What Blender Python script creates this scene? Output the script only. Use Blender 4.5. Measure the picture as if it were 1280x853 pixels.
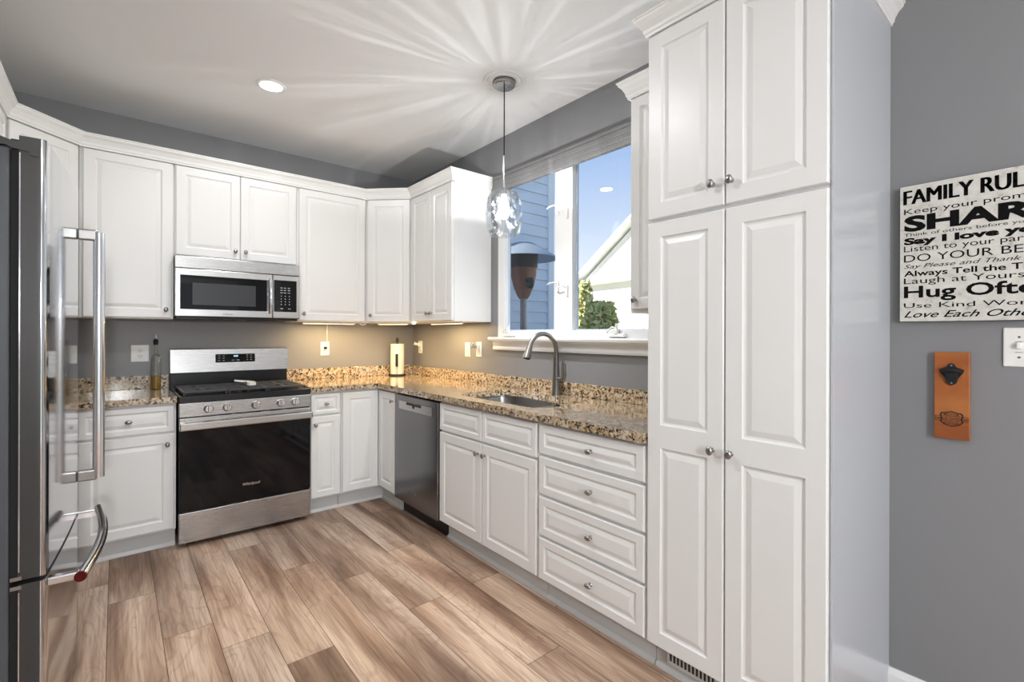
import bpy, bmesh, math, random
from mathutils import Matrix, Vector
random.seed(7)
PI=math.pi; R=math.radians
for o in list(bpy.data.objects): bpy.data.objects.remove(o)
SC=bpy.context.scene
COL=SC.collection

# ------------------------------------------------------------------ camera
CX,CY,CH,FPX,V0,YAW,ROLL=-2.193,-4.1255,1.2914,596.283,418.3168,39.7098,0.1592
cam=bpy.data.cameras.new('camera'); cam.sensor_width=36; cam.lens=FPX/1280*36
cam.shift_y=-(426.5-V0)/1280; cam.clip_start=.02; cam.clip_end=300
co=bpy.data.objects.new('camera',cam); COL.objects.link(co)
co.matrix_world=Matrix.Translation((CX,CY,CH))@Matrix.Rotation(-R(YAW),4,'Z')@Matrix.Rotation(PI/2,4,'X')@Matrix.Rotation(R(ROLL),4,'Z')
SC.camera=co
SC.view_settings.view_transform='Standard'; SC.view_settings.look='None'
SC.view_settings.exposure=0.12; SC.view_settings.gamma=1; SC.view_settings.use_curve_mapping=False

P_RECESS=6.8      # watts, each ceiling can
P_PEND=24
P_FILL=185
P_UNDER=4.0
SKY=1.3
SUN=9

# ------------------------------------------------------------------ world
w=bpy.data.worlds.new('sky'); SC.world=w; w.use_nodes=True
nt=w.node_tree; nt.nodes.clear()
tc=nt.nodes.new('ShaderNodeTexCoord'); sp=nt.nodes.new('ShaderNodeSeparateXYZ'); rp=nt.nodes.new('ShaderNodeValToRGB')
bg=nt.nodes.new('ShaderNodeBackground'); ow=nt.nodes.new('ShaderNodeOutputWorld')
nt.links.new(tc.outputs['Generated'],sp.inputs[0]); nt.links.new(sp.outputs['Z'],rp.inputs[0])
nt.links.new(rp.outputs[0],bg.inputs[0]); nt.links.new(bg.outputs[0],ow.inputs[0])
e=rp.color_ramp.elements
e[0].position=0.0; e[0].color=(.76,.77,.78,1)
e[1].position=.55; e[1].color=(.17,.28,.50,1)
n=rp.color_ramp.elements.new(.12); n.color=(.62,.68,.76,1)
n=rp.color_ramp.elements.new(.32); n.color=(.33,.45,.66,1)
bg.inputs[1].default_value=SKY
sun=bpy.data.lights.new('sun','SUN'); sun.energy=SUN; sun.angle=R(.6); sun.color=(1,.95,.86)
so=bpy.data.objects.new('sun',sun); COL.objects.link(so); so.location=(-6,5,9)
so.rotation_euler=Vector((-.75,.42,.62)).to_track_quat('Z','Y').to_euler()

# ------------------------------------------------------------------ helpers
def ray(u,v,Z):
    r=R(-ROLL); a=u-640; b=v-V0
    U=(a*math.cos(r)-b*math.sin(r))/FPX; V=(a*math.sin(r)+b*math.cos(r))/FPX; y=R(YAW)
    return Vector((CX+Z*(math.sin(y)+U*math.cos(y)), CY+Z*(math.cos(y)-U*math.sin(y)), CH-Z*V))
class MB:
    def __init__(s): s.bm=bmesh.new()
    def box(s,x0,y0,z0,x1,y1,z1,bev=0,M=None,seg=2):
        t=bmesh.new(); bmesh.ops.create_cube(t,size=1)
        for v in t.verts: v.co=Vector(((x0+x1)/2+v.co.x*(x1-x0),(y0+y1)/2+v.co.y*(y1-y0),(z0+z1)/2+v.co.z*(z1-z0)))
        if bev: bmesh.ops.bevel(t,geom=t.edges[:],offset=bev,segments=seg,profile=.5,affect='EDGES')
        s._add(t,M); return s
    def _add(s,t,M=None,smooth=False):
        for f in t.faces: f.smooth=smooth
        if M is not None: t.transform(M)
        me=bpy.data.meshes.new('t'); t.to_mesh(me); t.free(); s.bm.from_mesh(me); bpy.data.meshes.remove(me)
    def lathe(s,prof,c=(0,0,0),seg=24,M=None,caps=True,sx=1,sy=1):
        t=bmesh.new(); rings=[]
        for r,z in prof:
            rings.append([t.verts.new((r*sx*math.cos(2*PI*k/seg),r*sy*math.sin(2*PI*k/seg),z)) for k in range(seg)])
        for a,b in zip(rings,rings[1:]):
            for k in range(seg): t.faces.new((a[k],a[(k+1)%seg],b[(k+1)%seg],b[k]))
        if caps:
            t.faces.new(rings[0][::-1]); t.faces.new(rings[-1])
        bmesh.ops.recalc_face_normals(t,faces=t.faces[:])
        T=Matrix.Translation(c); s._add(t,(M@T) if M is not None else T,True); return s
    def cyl(s,p0,p1,r0,r1=None,seg=20):
        p0=Vector(p0);p1=Vector(p1); r1=r0 if r1 is None else r1
        d=p1-p0; M=Matrix.Translation(p0)@d.to_track_quat('Z','Y').to_matrix().to_4x4()
        s.lathe([(r0,0),(r1,d.length)],seg=seg,M=M); return s
    def tube(s,pts,r,seg=12,sx=1,sy=1):
        pts=[Vector(p) for p in pts]; t=bmesh.new(); rings=[]; up=None
        for i,p in enumerate(pts):
            d=(pts[min(i+1,len(pts)-1)]-pts[max(i-1,0)]).normalized()
            if up is None:
                up=Vector((0,0,1)) if abs(d.z)<.9 else Vector((1,0,0))
            a=d.cross(up).normalized(); b=a.cross(d).normalized(); up=b
            rr=r[i] if isinstance(r,(list,tuple)) else r
            rings.append([t.verts.new(p+a*rr*sx*math.cos(2*PI*k/seg)+b*rr*sy*math.sin(2*PI*k/seg)) for k in range(seg)])
        for A,B in zip(rings,rings[1:]):
            for k in range(seg): t.faces.new((A[k],A[(k+1)%seg],B[(k+1)%seg],B[k]))
        t.faces.new(rings[0][::-1]); t.faces.new(rings[-1])
        bmesh.ops.recalc_face_normals(t,faces=t.faces[:]); s._add(t,None,True); return s
    def ell(s,c,rx,ry,rz,M=None,seg=16):
        t=bmesh.new(); bmesh.ops.create_uvsphere(t,u_segments=seg,v_segments=seg//2,radius=1)
        for v in t.verts: v.co=Vector((c[0]+v.co.x*rx,c[1]+v.co.y*ry,c[2]+v.co.z*rz))
        s._add(t,M,True); return s
    def prism(s,poly,z0,z1,holes=(),M=None,bev=0):
        t=bmesh.new(); ed=[]; loops=[poly]+list(holes)
        for L in loops:
            vs=[t.verts.new((x,y,z0)) for x,y in L]
            ed+=[t.edges.new((vs[i],vs[(i+1)%len(vs)])) for i in range(len(vs))]
        bmesh.ops.triangle_fill(t,use_beauty=True,edges=ed)
        r=bmesh.ops.extrude_face_region(t,geom=t.faces[:])
        for v in [g for g in r['geom'] if isinstance(g,bmesh.types.BMVert)]: v.co.z=z1
        bmesh.ops.recalc_face_normals(t,faces=t.faces[:])
        s._add(t,M); return s
    def face(s,pts):
        vs=[s.bm.verts.new(p) for p in pts]; s.bm.faces.new(vs); return s
    def loft(s,loops,cap0=False,cap1=True,M=None):
        t=bmesh.new(); rs=[[t.verts.new(p) for p in L] for L in loops]
        n=len(rs[0])
        for A,B in zip(rs,rs[1:]):
            for k in range(n):
                q=(A[k],A[(k+1)%n],B[(k+1)%n],B[k])
                if len({tuple(v.co) for v in q})>2: t.faces.new(q)
        if cap0: t.faces.new(rs[0][::-1])
        if cap1: t.faces.new(rs[-1])
        s._add(t,M); return s
    def sweep(s,path,prof,closed_ends=True):
        # path: list of (x,y); outward = right hand side of travel; prof: list of (offset,z)
        t=bmesh.new(); n=len(path); P=[Vector((a,b)) for a,b in path]; rings=[]
        for i,p in enumerate(P):
            d0=(P[i]-P[i-1]).normalized() if i>0 else None
            d1=(P[i+1]-P[i]).normalized() if i<n-1 else None
            nn=lambda d: Vector((d.y,-d.x))
            if d0 is None: m=nn(d1)
            elif d1 is None: m=nn(d0)
            else:
                m=(nn(d0)+nn(d1)).normalized(); m=m/ max(.2,m.dot(nn(d0)))
            rings.append([t.verts.new((p.x+m.x*o,p.y+m.y*o,z)) for o,z in prof])
        k=len(prof)
        for A,B in zip(rings,rings[1:]):
            for j in range(k): t.faces.new((A[j],A[(j+1)%k],B[(j+1)%k],B[j]))
        t.faces.new(rings[0][::-1]); t.faces.new(rings[-1])
        bmesh.ops.recalc_face_normals(t,faces=t.faces[:]); s._add(t); return s
    def build(s,name,mat,parent=None,ang=35,loc=None,weld=True,label=None,mats=None,smooth=None):
        if weld: bmesh.ops.remove_doubles(s.bm,verts=s.bm.verts[:],dist=1e-6)
        me=bpy.data.meshes.new(name); s.bm.to_mesh(me); s.bm.free()
        for m in (mats or [mat]): me.materials.append(m)
        if smooth is not None:
            for p in me.polygons: p.use_smooth=smooth
        fl=[p.use_smooth for p in me.polygons]; me.set_sharp_from_angle(angle=R(ang))
        me.polygons.foreach_set('use_smooth',fl)
        o=bpy.data.objects.new(name,me); COL.objects.link(o)
        if parent is not None: o.parent=parent
        if loc is not None: o.location=loc
        if label: o['label']=label
        return o
def tag(o,label,cat,group=None,kind=None):
    o['label']=label; o['category']=cat
    if group: o['group']=group
    if kind: o['kind']=kind
    return o
def thing(name,label,cat,loc=(0,0,0),rz=0,group=None):
    o=bpy.data.objects.new(name,None); COL.objects.link(o); o.location=loc; o.rotation_euler=(0,0,R(rz)); o.empty_display_size=.1
    return tag(o,label,cat,group)
def struct(name,mb,mat,label=None,**k):
    o=mb.build(name,mat,**k); o['kind']='structure'
    if label: o['label']=label
    return o

# ------------------------------------------------------------------ materials
def mat(name,col=(.8,.8,.8),rough=.5,metal=0,coat=0,trans=0,emis=None,es=0,ior=1.45,spec=.5):
    m=bpy.data.materials.new(name); m.use_nodes=True; b=m.node_tree.nodes['Principled BSDF']
    b.inputs['Base Color'].default_value=(*col,1); b.inputs['Roughness'].default_value=rough
    b.inputs['Metallic'].default_value=metal; b.inputs['Coat Weight'].default_value=coat; b.inputs['Coat Roughness'].default_value=.08
    b.inputs['Transmission Weight'].default_value=trans; b.inputs['IOR'].default_value=ior
    b.inputs['Specular IOR Level'].default_value=spec
    if emis: b.inputs['Emission Color'].default_value=(*emis,1); b.inputs['Emission Strength'].default_value=es
    m.diffuse_color=(*col,1)
    return m
def N(m,t): return m.node_tree.nodes.new(t)
def L(m,a,b): m.node_tree.links.new(a,b)
def bsdf(m): return m.node_tree.nodes['Principled BSDF']
def noise(m,scale,detail=4,rough=.5,vec=None,dist=0):
    n=N(m,'ShaderNodeTexNoise'); n.inputs['Scale'].default_value=scale; n.inputs['Detail'].default_value=detail
    n.inputs['Roughness'].default_value=rough; n.inputs['Distortion'].default_value=dist
    if vec is not None: L(m,vec,n.inputs['Vector'])
    return n
def ramp(m,fac,stops,interp='LINEAR'):
    r=N(m,'ShaderNodeValToRGB'); r.color_ramp.interpolation=interp
    e=r.color_ramp.elements
    while len(e)<len(stops): e.new(.5)
    for el,(p,c) in zip(e,stops): el.position=p; el.color=(*c,1)
    L(m,fac,r.inputs[0]); return r
def mix(m,fac,a,b,mode='MIX'):
    n=N(m,'ShaderNodeMix'); n.data_type='RGBA'; n.blend_type=mode
    for s,v in ((0,fac),(6,a),(7,b)):
        if isinstance(v,(int,float)): n.inputs[s].default_value=v
        elif isinstance(v,tuple): n.inputs[s].default_value=(*v,1)
        else: L(m,v,n.inputs[s])
    return n.outputs[2]
def coords(m,scale=(1,1,1),out='Object'):
    c=N(m,'ShaderNodeTexCoord'); p=N(m,'ShaderNodeMapping'); p.inputs['Scale'].default_value=scale
    L(m,c.outputs[out],p.inputs[0]); return p.outputs[0]
def bump(m,h,strength=.2,dist=.002):
    b=N(m,'ShaderNodeBump'); b.inputs['Strength'].default_value=strength; b.inputs['Distance'].default_value=dist
    L(m,h,b.inputs['Height']); L(m,b.outputs[0],bsdf(m).inputs['Normal'])
M={}
M['cab']=mat('white_cabinet_lacquer',(.80,.80,.785),.32,spec=.4)
n_=noise(M['cab'],3,vec=coords(M['cab'])); bump(M['cab'],n_.outputs[0],.03,.001)
M['trim']=mat('white_trim_paint',(.82,.82,.81),.35)
M['panel']=mat('dimmed_glossy_side_panel',(.50,.52,.55),.2)  # white panel; its dimmer bluish lighting is put into the colour
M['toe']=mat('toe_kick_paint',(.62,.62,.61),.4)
def paint(name,col,rough=.55):
    m=mat(name,col,rough); v=coords(m); n=noise(m,90,3,vec=v); bump(m,n.outputs[0],.08,.001)
    n2=noise(m,.8,2,vec=v); L(m,mix(m,n2.outputs[0],tuple(c*.96 for c in col),tuple(c*1.04 for c in col)),bsdf(m).inputs['Base Color']); return m
M['wall']=paint('grey_wall_paint',(.238,.238,.246),.42)
M['ceil']=paint('white_ceiling_paint',(.79,.795,.795),.8)
M['rearwall']=paint('rear_wall_paint',(.45,.45,.45),.6)
def brushed(name,col,rough,axis=(1,1,60)):
    m=mat(name,col,rough,1); n=noise(m,8,3,vec=coords(m,axis)); r=N(m,'ShaderNodeMapRange')
    r.inputs[3].default_value=rough*.93; r.inputs[4].default_value=rough*1.07
    L(m,n.outputs[0],r.inputs[0]); L(m,r.outputs[0],bsdf(m).inputs['Roughness']); return m
M['steel']=brushed('brushed_stainless_steel',(.47,.465,.46),.27)
M['steelb']=brushed('bright_stainless_steel',(.56,.555,.545),.24)
M['fridge']=mat('polished_fridge_steel',(.60,.61,.63),.09,1)
M['fridgeside']=mat('fridge_side_grey',(.045,.043,.041),.35)
M['fridgebody']=mat('fridge_body_grey',(.085,.09,.10),.4)
M['dw']=brushed('dark_stainless_steel',(.20,.20,.208),.2,(1,60,1))
M['chrome']=mat('chrome_metal',(.75,.75,.77),.12,1)
M['nickel']=mat('brushed_nickel_metal',(.36,.35,.34),.28,1)
M['faucet']=mat('spot_resist_steel',(.30,.29,.28),.3,1)
M['sinksteel']=mat('satin_sink_steel',(.30,.30,.30),.3,1)
M['black']=mat('black_enamel',(.008,.008,.009),.25)
M['blackglass']=mat('black_oven_glass',(.004,.004,.005),.04,spec=.35)
M['iron']=mat('cast_iron',(.035,.036,.04),.5)
M['rubber']=mat('black_rubber',(.01,.01,.01),.7)
M['mwwin']=mat('microwave_window_mesh',(.045,.047,.05),.2)
M['red']=mat('red_medallion',(.10,.004,.006),.2,.3)
M['plastic']=mat('white_plastic',(.82,.81,.78),.35)
M['slot']=mat('dark_slot',(.03,.03,.03),.6)
M['grey_print']=mat('pale_print',(.5,.5,.52),.5)
M['ink']=mat('black_ink',(.006,.006,.006),.8,spec=.1)
M['burn']=mat('burnt_wood_mark',(.03,.012,.008),.7)
M['lcd']=mat('lit_clock_digits',(.1,.3,.5),.4,emis=(.35,.7,1),es=2.2)
M['paper']=mat('paper_towel',(.80,.76,.68),.9)
n_=noise(M['paper'],160,2,vec=coords(M['paper'])); bump(M['paper'],n_.outputs[0],.4,.002)
M['oil']=mat('golden_oil',(.36,.20,.03),.1,trans=.3)
M['lampwhite']=mat('lit_lamp_lens',(1,1,1),.5,emis=(1,.97,.9),es=9)
M['warmled']=mat('lit_warm_led',(1,.9,.7),.5,emis=(1,.78,.45),es=5)
def thin_glass(name,tint=(1,1,1),lo=.03,hi=.6,rough=.01,streak=False):
    m=bpy.data.materials.new(name); m.use_nodes=True; nt=m.node_tree; nt.nodes.clear()
    o=nt.nodes.new('ShaderNodeOutputMaterial'); mx=nt.nodes.new('ShaderNodeMixShader'); t=nt.nodes.new('ShaderNodeBsdfTransparent'); g=nt.nodes.new('ShaderNodeBsdfGlossy')
    lw=nt.nodes.new('ShaderNodeLayerWeight'); lw.inputs[0].default_value=.35
    mr=nt.nodes.new('ShaderNodeMapRange'); mr.inputs[3].default_value=lo; mr.inputs[4].default_value=hi
    nt.links.new(lw.outputs['Facing'],mr.inputs[0]); nt.links.new(mr.outputs[0],mx.inputs[0])
    t.inputs[0].default_value=(*tint,1); g.inputs['Roughness'].default_value=rough
    nt.links.new(t.outputs[0],mx.inputs[1]); nt.links.new(g.outputs[0],mx.inputs[2]); nt.links.new(mx.outputs[0],o.inputs[0]); return m
M['glass']=thin_glass('window_glass',(.98,.99,1),.008,.05)
M['bottleglass']=thin_glass('clear_bottle_glass',(.93,.95,.93),.06,.7)
M['shadeglass']=thin_glass('faceted_clear_glass',(.93,.95,.97),.05,.65,.03)
# bulb: glows and lets the filament light through
m=bpy.data.materials.new('glowing_bulb'); m.use_nodes=True; nt=m.node_tree; nt.nodes.clear()
o=nt.nodes.new('ShaderNodeOutputMaterial'); a=nt.nodes.new('ShaderNodeAddShader'); t=nt.nodes.new('ShaderNodeBsdfTransparent'); em=nt.nodes.new('ShaderNodeEmission')
em.inputs[0].default_value=(1,.95,.86,1); em.inputs[1].default_value=2.6
nt.links.new(t.outputs[0],a.inputs[0]); nt.links.new(em.outputs[0],a.inputs[1]); nt.links.new(a.outputs[0],o.inputs[0]); M['bulb']=m

# granite
m=mat('speckled_granite',(.5,.4,.3),.12,spec=.6,coat=.9); v=coords(m)
n1=noise(m,34,6,.7,v,.6)
base=ramp(m,n1.outputs[0],[(.32,(.13,.07,.035)),(.42,(.36,.23,.12)),(.50,(.52,.39,.24)),(.60,(.64,.54,.39))])
vo=N(m,'ShaderNodeTexVoronoi'); vo.inputs['Scale'].default_value=85; L(m,v,vo.inputs['Vector'])
nd=noise(m,60,4,.7,v,.4)
dk=ramp(m,nd.outputs[0],[(.0,(1,1,1)),(.43,(1,1,1)),(.47,(0,0,0))])
c1=mix(m,dk.outputs[0],base.outputs[0],(.035,.022,.016))
nl=noise(m,75,3,.6,N(m,'ShaderNodeTexCoord').outputs['Object'],.2); nl.noise_dimensions='4D'; nl.inputs['W'].default_value=3.3
lt=ramp(m,nl.outputs[0],[(.58,(0,0,0)),(.63,(1,1,1))])
c2=mix(m,lt.outputs[0],c1,(.62,.57,.50))
rc=ramp(m,vo.outputs['Color'],[(.16,(1,1,1)),(.22,(0,0,0))])
c3=mix(m,rc.outputs[0],c2,(.05,.035,.025))
L(m,c3,bsdf(m).inputs['Base Color']); M['granite']=m

# wood planks
m=mat('oak_vinyl_plank',(.5,.35,.25),.38,spec=.35)
at=N(m,'ShaderNodeAttribute'); at.attribute_name='plank'; at.attribute_type='GEOMETRY'
tcn=N(m,'ShaderNodeTexCoord'); add=N(m,'ShaderNodeVectorMath'); add.operation='ADD'
cmb=N(m,'ShaderNodeCombineXYZ'); mul=N(m,'ShaderNodeMath'); mul.operation='MULTIPLY'; mul.inputs[1].default_value=37.0
L(m,at.outputs['Fac'],mul.inputs[0]); L(m,mul.outputs[0],cmb.inputs[0]); L(m,mul.outputs[0],cmb.inputs[1]); L(m,mul.outputs[0],cmb.inputs[2])
L(m,tcn.outputs['Object'],add.inputs[0]); L(m,cmb.outputs[0],add.inputs[1])
def mapped(sc):
    q=N(m,'ShaderNodeMapping'); q.inputs['Scale'].default_value=sc; L(m,add.outputs[0],q.inputs[0]); return q.outputs[0]
big=noise(m,1.0,3,.5,mapped((6.5,.75,1)),.5)
c0=ramp(m,big.outputs[0],[(.34,(.205,.125,.084)),(.44,(.345,.228,.160)),(.54,(.495,.358,.262)),(.66,(.65,.50,.385))])
fine=noise(m,1.0,4,.65,mapped((110,3.5,1)),.3)
fr=ramp(m,fine.outputs[0],[(.35,(.62,.58,.56)),(.6,(1.06,1.06,1.06))])
c1=mix(m,.8,c0.outputs[0],fr.outputs[0],'MULTIPLY')
ring=N(m,'ShaderNodeMath'); ring.operation='MULTIPLY'; ring.inputs[1].default_value=95
rn=noise(m,1.0,2,.45,mapped((5.5,1.1,1)),.8); L(m,rn.outputs[0],ring.inputs[0])
sn_=N(m,'ShaderNodeMath'); sn_.operation='SINE'; L(m,ring.outputs[0],sn_.inputs[0])
rg=ramp(m,sn_.outputs[0],[(.0,(1,1,1)),(.55,(1,1,1)),(1,(.80,.77,.75))])
c1=mix(m,.7,c1,rg.outputs[0],'MULTIPLY')
kn=noise(m,1.0,5,.7,mapped((13,4.0,1)),2.0)
kr=ramp(m,kn.outputs[0],[(.27,(1,1,1)),(.36,(0,0,0))])
mk=N(m,'ShaderNodeMath'); mk.operation='MULTIPLY'; mk.inputs[1].default_value=.7; L(m,kr.outputs[0],mk.inputs[0])
c2=mix(m,mk.outputs[0],c1,(.12,.075,.05))
pr=ramp(m,at.outputs['Fac'],[(0,(.82,.82,.84)),(.5,(.98,.97,.96)),(1,(1.12,1.1,1.09))])
c3=mix(m,1.0,c2,pr.outputs[0],'MULTIPLY')
L(m,c3,bsdf(m).inputs['Base Color']); bump(m,fine.outputs[0],.08,.001); M['wood']=m
M['seam']=mat('dark_plank_seam',(.06,.04,.03),.8)
# opener wood
m=mat('red_brown_wood',(.3,.1,.03),.4); v=coords(m,(1,60,4)); n1=noise(m,1.2,4,.6,v,.6)
rr=ramp(m,n1.outputs[0],[(.3,(.17,.045,.014)),(.5,(.34,.10,.025)),(.7,(.45,.17,.05))]); L(m,rr.outputs[0],bsdf(m).inputs['Base Color']); M['redwood']=m
# sign board
m=mat('distressed_cream_board',(.6,.58,.52),.6); v=coords(m); n1=noise(m,30,6,.7,v)
rr=ramp(m,n1.outputs[0],[(.28,(.30,.28,.25)),(.4,(.58,.56,.51)),(.6,(.68,.66,.61))]); L(m,rr.outputs[0],bsdf(m).inputs['Base Color']); M['sign']=m
# roman shade fabric
m=mat('woven_grey_fabric',(.3,.3,.3),.9); v=coords(m,(1,40,260)); n1=noise(m,2,4,.7,v)
rr=ramp(m,n1.outputs[0],[(.3,(.085,.084,.086)),(.7,(.27,.265,.265))]); L(m,rr.outputs[0],bsdf(m).inputs['Base Color']); bump(m,n1.outputs[0],.5,.003); M['fabric']=m
# exterior
m=mat('blue_grey_siding',(.30,.42,.60),.6); v=coords(m,(1,1,8)); n1=noise(m,2,3,.6,v)
L(m,mix(m,n1.outputs[0],(.60,.70,.82),(.68,.77,.88)),bsdf(m).inputs['Base Color']); M['siding']=m
M['sidetrim']=mat('pale_blue_trim_board',(.78,.84,.90),.5)
M['gask']=mat('grey_blue_gasket',(.60,.66,.76),.5)
M['bronze']=mat('bronze_heater_housing',(.20,.10,.07),.45,.3)
M['mesh']=mat('sooty_heater_mesh',(.04,.042,.05),.6,.3)
M['hat']=mat('brushed_heater_reflector',(.30,.36,.42),.5,.5)
M['pole']=mat('heater_pole_metal',(.26,.25,.26),.4,.6)
M['housew']=mat('pale_house_siding',(.86,.85,.83),.7)
M['roof']=mat('grey_shingle_roof',(.86,.86,.85),.9)
m=mat('lawn_grass',(.3,.3,.2),.9); n1=noise(m,3,5,.7,coords(m)); rr=ramp(m,n1.outputs[0],[(.3,(.22,.24,.12)),(.7,(.40,.40,.26))]); L(m,rr.outputs[0],bsdf(m).inputs['Base Color']); M['grass']=m
m=mat('yellow_green_leaves',(.45,.5,.12),.6); n1=noise(m,9,3,.6,coords(m)); rr=ramp(m,n1.outputs[0],[(.35,(.36,.44,.14)),(.5,(.68,.68,.28)),(.65,(.86,.74,.45))]); L(m,rr.outputs[0],bsdf(m).inputs['Base Color']); M['leaf']=m
M['bark']=mat('shrub_bark',(.2,.14,.09),.9)

# ------------------------------------------------------------------ room shell
CZ=2.75; XL=-2.975; YR=-7.6
# floor: staggered planks
def planks():
    mb=MB(); bm=mb.bm; lay=bm.faces.layers.float.new('plank'); pw=.181; x0=-.59
    joints={0:-2.52,1:-.838,2:-1.478,3:-2.10,4:-1.632,5:-1.333,6:-.883,7:-1.868,8:-1.64,9:-1.157,10:-.91}
    g=.0011; rnd=random.Random(11)
    for i in range(-4,14):
        a=x0-i*pw; b=a+pw
        if b<XL-.01: break
        a=max(a,XL); b=min(b,0)
        if b-a<.01: continue
        j=joints.get(i,-rnd.random()*1.25); ys=[]; y=j
        while y<0: y+=1.255
        while y>YR-1.3: ys.append(y); y-=1.255
        for t,s in zip(ys,ys[1:]):
            t=min(t,0.0); s=max(s,YR)
            if t-s<.01: continue
            f=[bm.verts.new(p) for p in ((a+g,s+g,0),(b-g,s+g,0),(b-g,t-g,0),(a+g,t-g,0))]
            F=bm.faces.new(f); F[lay]=rnd.random(); F.material_index=0
    z=-.0012
    F=bm.faces.new([bm.verts.new(p) for p in ((XL,YR,z),(0,YR,z),(0,0,z),(XL,0,z))]); F[lay]=.5; F.material_index=1
    mb2=MB(); mb.box(XL,YR,-.12,0,0,-.002)
    for f in bm.faces:
        if f.calc_center_median().z<-.0015: f.material_index=1
    return mb
mb=planks()
o=struct('floor',mb,None,'light brown oak-look plank floor with knots',mats=[M['wood'],M['seam']],weld=False)
struct('ceiling',MB().box(XL-.12,YR-.12,CZ,.12,.12,CZ+.15),M['ceil'],'white flat ceiling')
struct('wall_back',MB().box(XL-.12,0,-.12,.12,.12,CZ),M['wall'],'grey painted wall behind the range')
struct('wall_left',MB().box(XL-.12,YR,-.12,XL,0,CZ),M['wall'],'grey painted wall behind the refrigerator')
# right wall with window opening
WY0,WY1,WZ0,WZ1=-2.735,-1.325,1.262,2.46
mb=MB()
mb.box(0,WY1,-.12,.12,0,CZ).box(0,YR,-.12,.12,WY0,CZ).box(0,WY0,-.12,.12,WY1,WZ0).box(0,WY0,WZ1,.12,WY1,CZ)
struct('wall_right',mb,M['wall'],'grey painted wall with the kitchen window')
# rear wall with patio glazing
mb=MB()
mb.box(XL,YR-.12,-.12,-2.7,YR,CZ).box(-.3,YR-.12,-.12,0,YR,CZ).box(-2.7,YR-.12,2.35,-.3,YR,CZ).box(-2.7,YR-.12,-.12,-.3,YR,.02)
struct('wall_rear',mb,M['rearwall'],'wall behind the camera with wide glazed doors')
mb=MB()
for xa,xb in ((-2.7,-1.5),(-1.5,-.3)):
    mb.box(xa,YR-.09,.02,xa+.07,YR-.03,2.35,.004).box(xb-.07,YR-.09,.02,xb,YR-.03,2.35,.004).box(xa+.07,YR-.09,.02,xb-.07,YR-.03,.14,.004).box(xa+.07,YR-.09,2.25,xb-.07,YR-.03,2.35,.004)
d1=struct('door_1',mb,M['trim'],'white glazed patio doors behind the camera')
g=MB().box(-2.62,YR-.063,.14,-1.57,YR-.057,2.25).box(-1.43,YR-.063,.14,-.37,YR-.057,2.25).build('glass_pane',M['glass'],d1)
# baseboard on right wall
mb=MB().sweep([(0,-3.66),(0,YR)],[(0,0),(.016,0),(.016,.055),(.010,.068),(.006,.075),(0,.075)][::-1])
struct('baseboard_right',mb,M['trim'],'white baseboard along the grey wall')
mb=MB().sweep([(XL,YR),(XL,-2.3)],[(0,0),(.016,0),(.016,.055),(.010,.068),(.006,.075),(0,.075)][::-1])
struct('baseboard_left',mb,M['trim'],'white baseboard along the left wall')

# ------------------------------------------------------------------ window
fx0,fx1=-.004,.046
mb=MB()
mb.box(fx0,WY1-.075,WZ0,fx1,WY1,WZ1,.003).box(fx0,WY0,WZ0,fx1,WY0+.075,WZ1,.003)
mb.box(fx0,-2.075,WZ0,fx1,-1.925,WZ1,.003)
mb.box(fx0,WY0+.075,WZ0,fx1,-2.075,1.318,.003).box(fx0,-1.925,WZ0,fx1,WY1-.075,1.318,.003)
mb.box(fx0,WY0+.075,2.395,fx1,WY1-.075,WZ1,.003)
win=struct('window_1',mb,M['trim'],'white twin casement window above the sink')
for ya,yb in ((-2.66,-2.075),(-1.925,-1.40)):
    # sash inner bead
    s=MB(); b=.007
    s.box(.030,ya,1.318,.05,ya+b,2.395,.002).box(.030,yb-b,1.318,.05,yb,2.395,.002).box(.030,ya+b,1.318,.05,yb-b,1.318+b,.002).box(.030,ya+b,2.395-b,.05,yb-b,2.395,.002)
    s.build('sash_bead',M['gask'],win)
    MB().box(.034,ya+b,1.318+b,.038,yb-b,2.395-b).build('glass_pane',M['glass'],win)
# sash locks on the centre post
for y,z in ((-1.955,2.095),(-2.035,2.055),(-1.955,1.60),(-2.035,1.57)):
    k=MB().box(-.016,y-.009,z-.035,-.0045,y+.009,z+.035,.003)
    k.tube([(-.016,y,z+.02),(-.035,y+.01,z+.026),(-.040,y+.045,z+.022),(-.036,y+.07,z+.015)],.0045)
    k.build('window_latch',M['plastic'],win)
for y in (-1.47,-2.43):
    k=MB().box(-.028,y-.06,1.2785,-.0045,y+.06,1.298,.004).lathe([(.016,0),(.014,.02),(.008,.03)],c=(-.018,y,1.298))
    k.tube([(-.018,y,1.325),(-.026,y+.025,1.335),(-.03,y+.05,1.315),(-.03,y+.06,1.305)],.0055)
    k.lathe([(.007,0),(.009,.01),(.006,.03)],c=(-.018,y,1.325))
    k.build('window_crank',M['plastic'],win)
# sill and apron
prof=[(0,1.178),(.018,1.178),(.022,1.19),(.018,1.202),(.022,1.236),(.034,1.246),(.066,1.249),(.07,1.262),(.066,1.272),(0,1.272)]
struct('trim_1',MB().sweep([(-.0005,-1.285),(-.0005,-3.045)],prof),M['trim'],'white moulded window sill and apron')
# roman shade
mb=MB(); ya,yb=-2.745,-1.318
mb.box(-.052,ya,2.43,-.0045,yb,2.452,.004)
for k in range(3): mb.box(-.046-.004*k,ya,2.335+.03*k,-.012,yb,2.369+.03*k,.006)
o=mb.build('roman_shade',M['fabric']); tag(o,'folded woven grey fabric shade across the top of the window','window shade')

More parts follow.
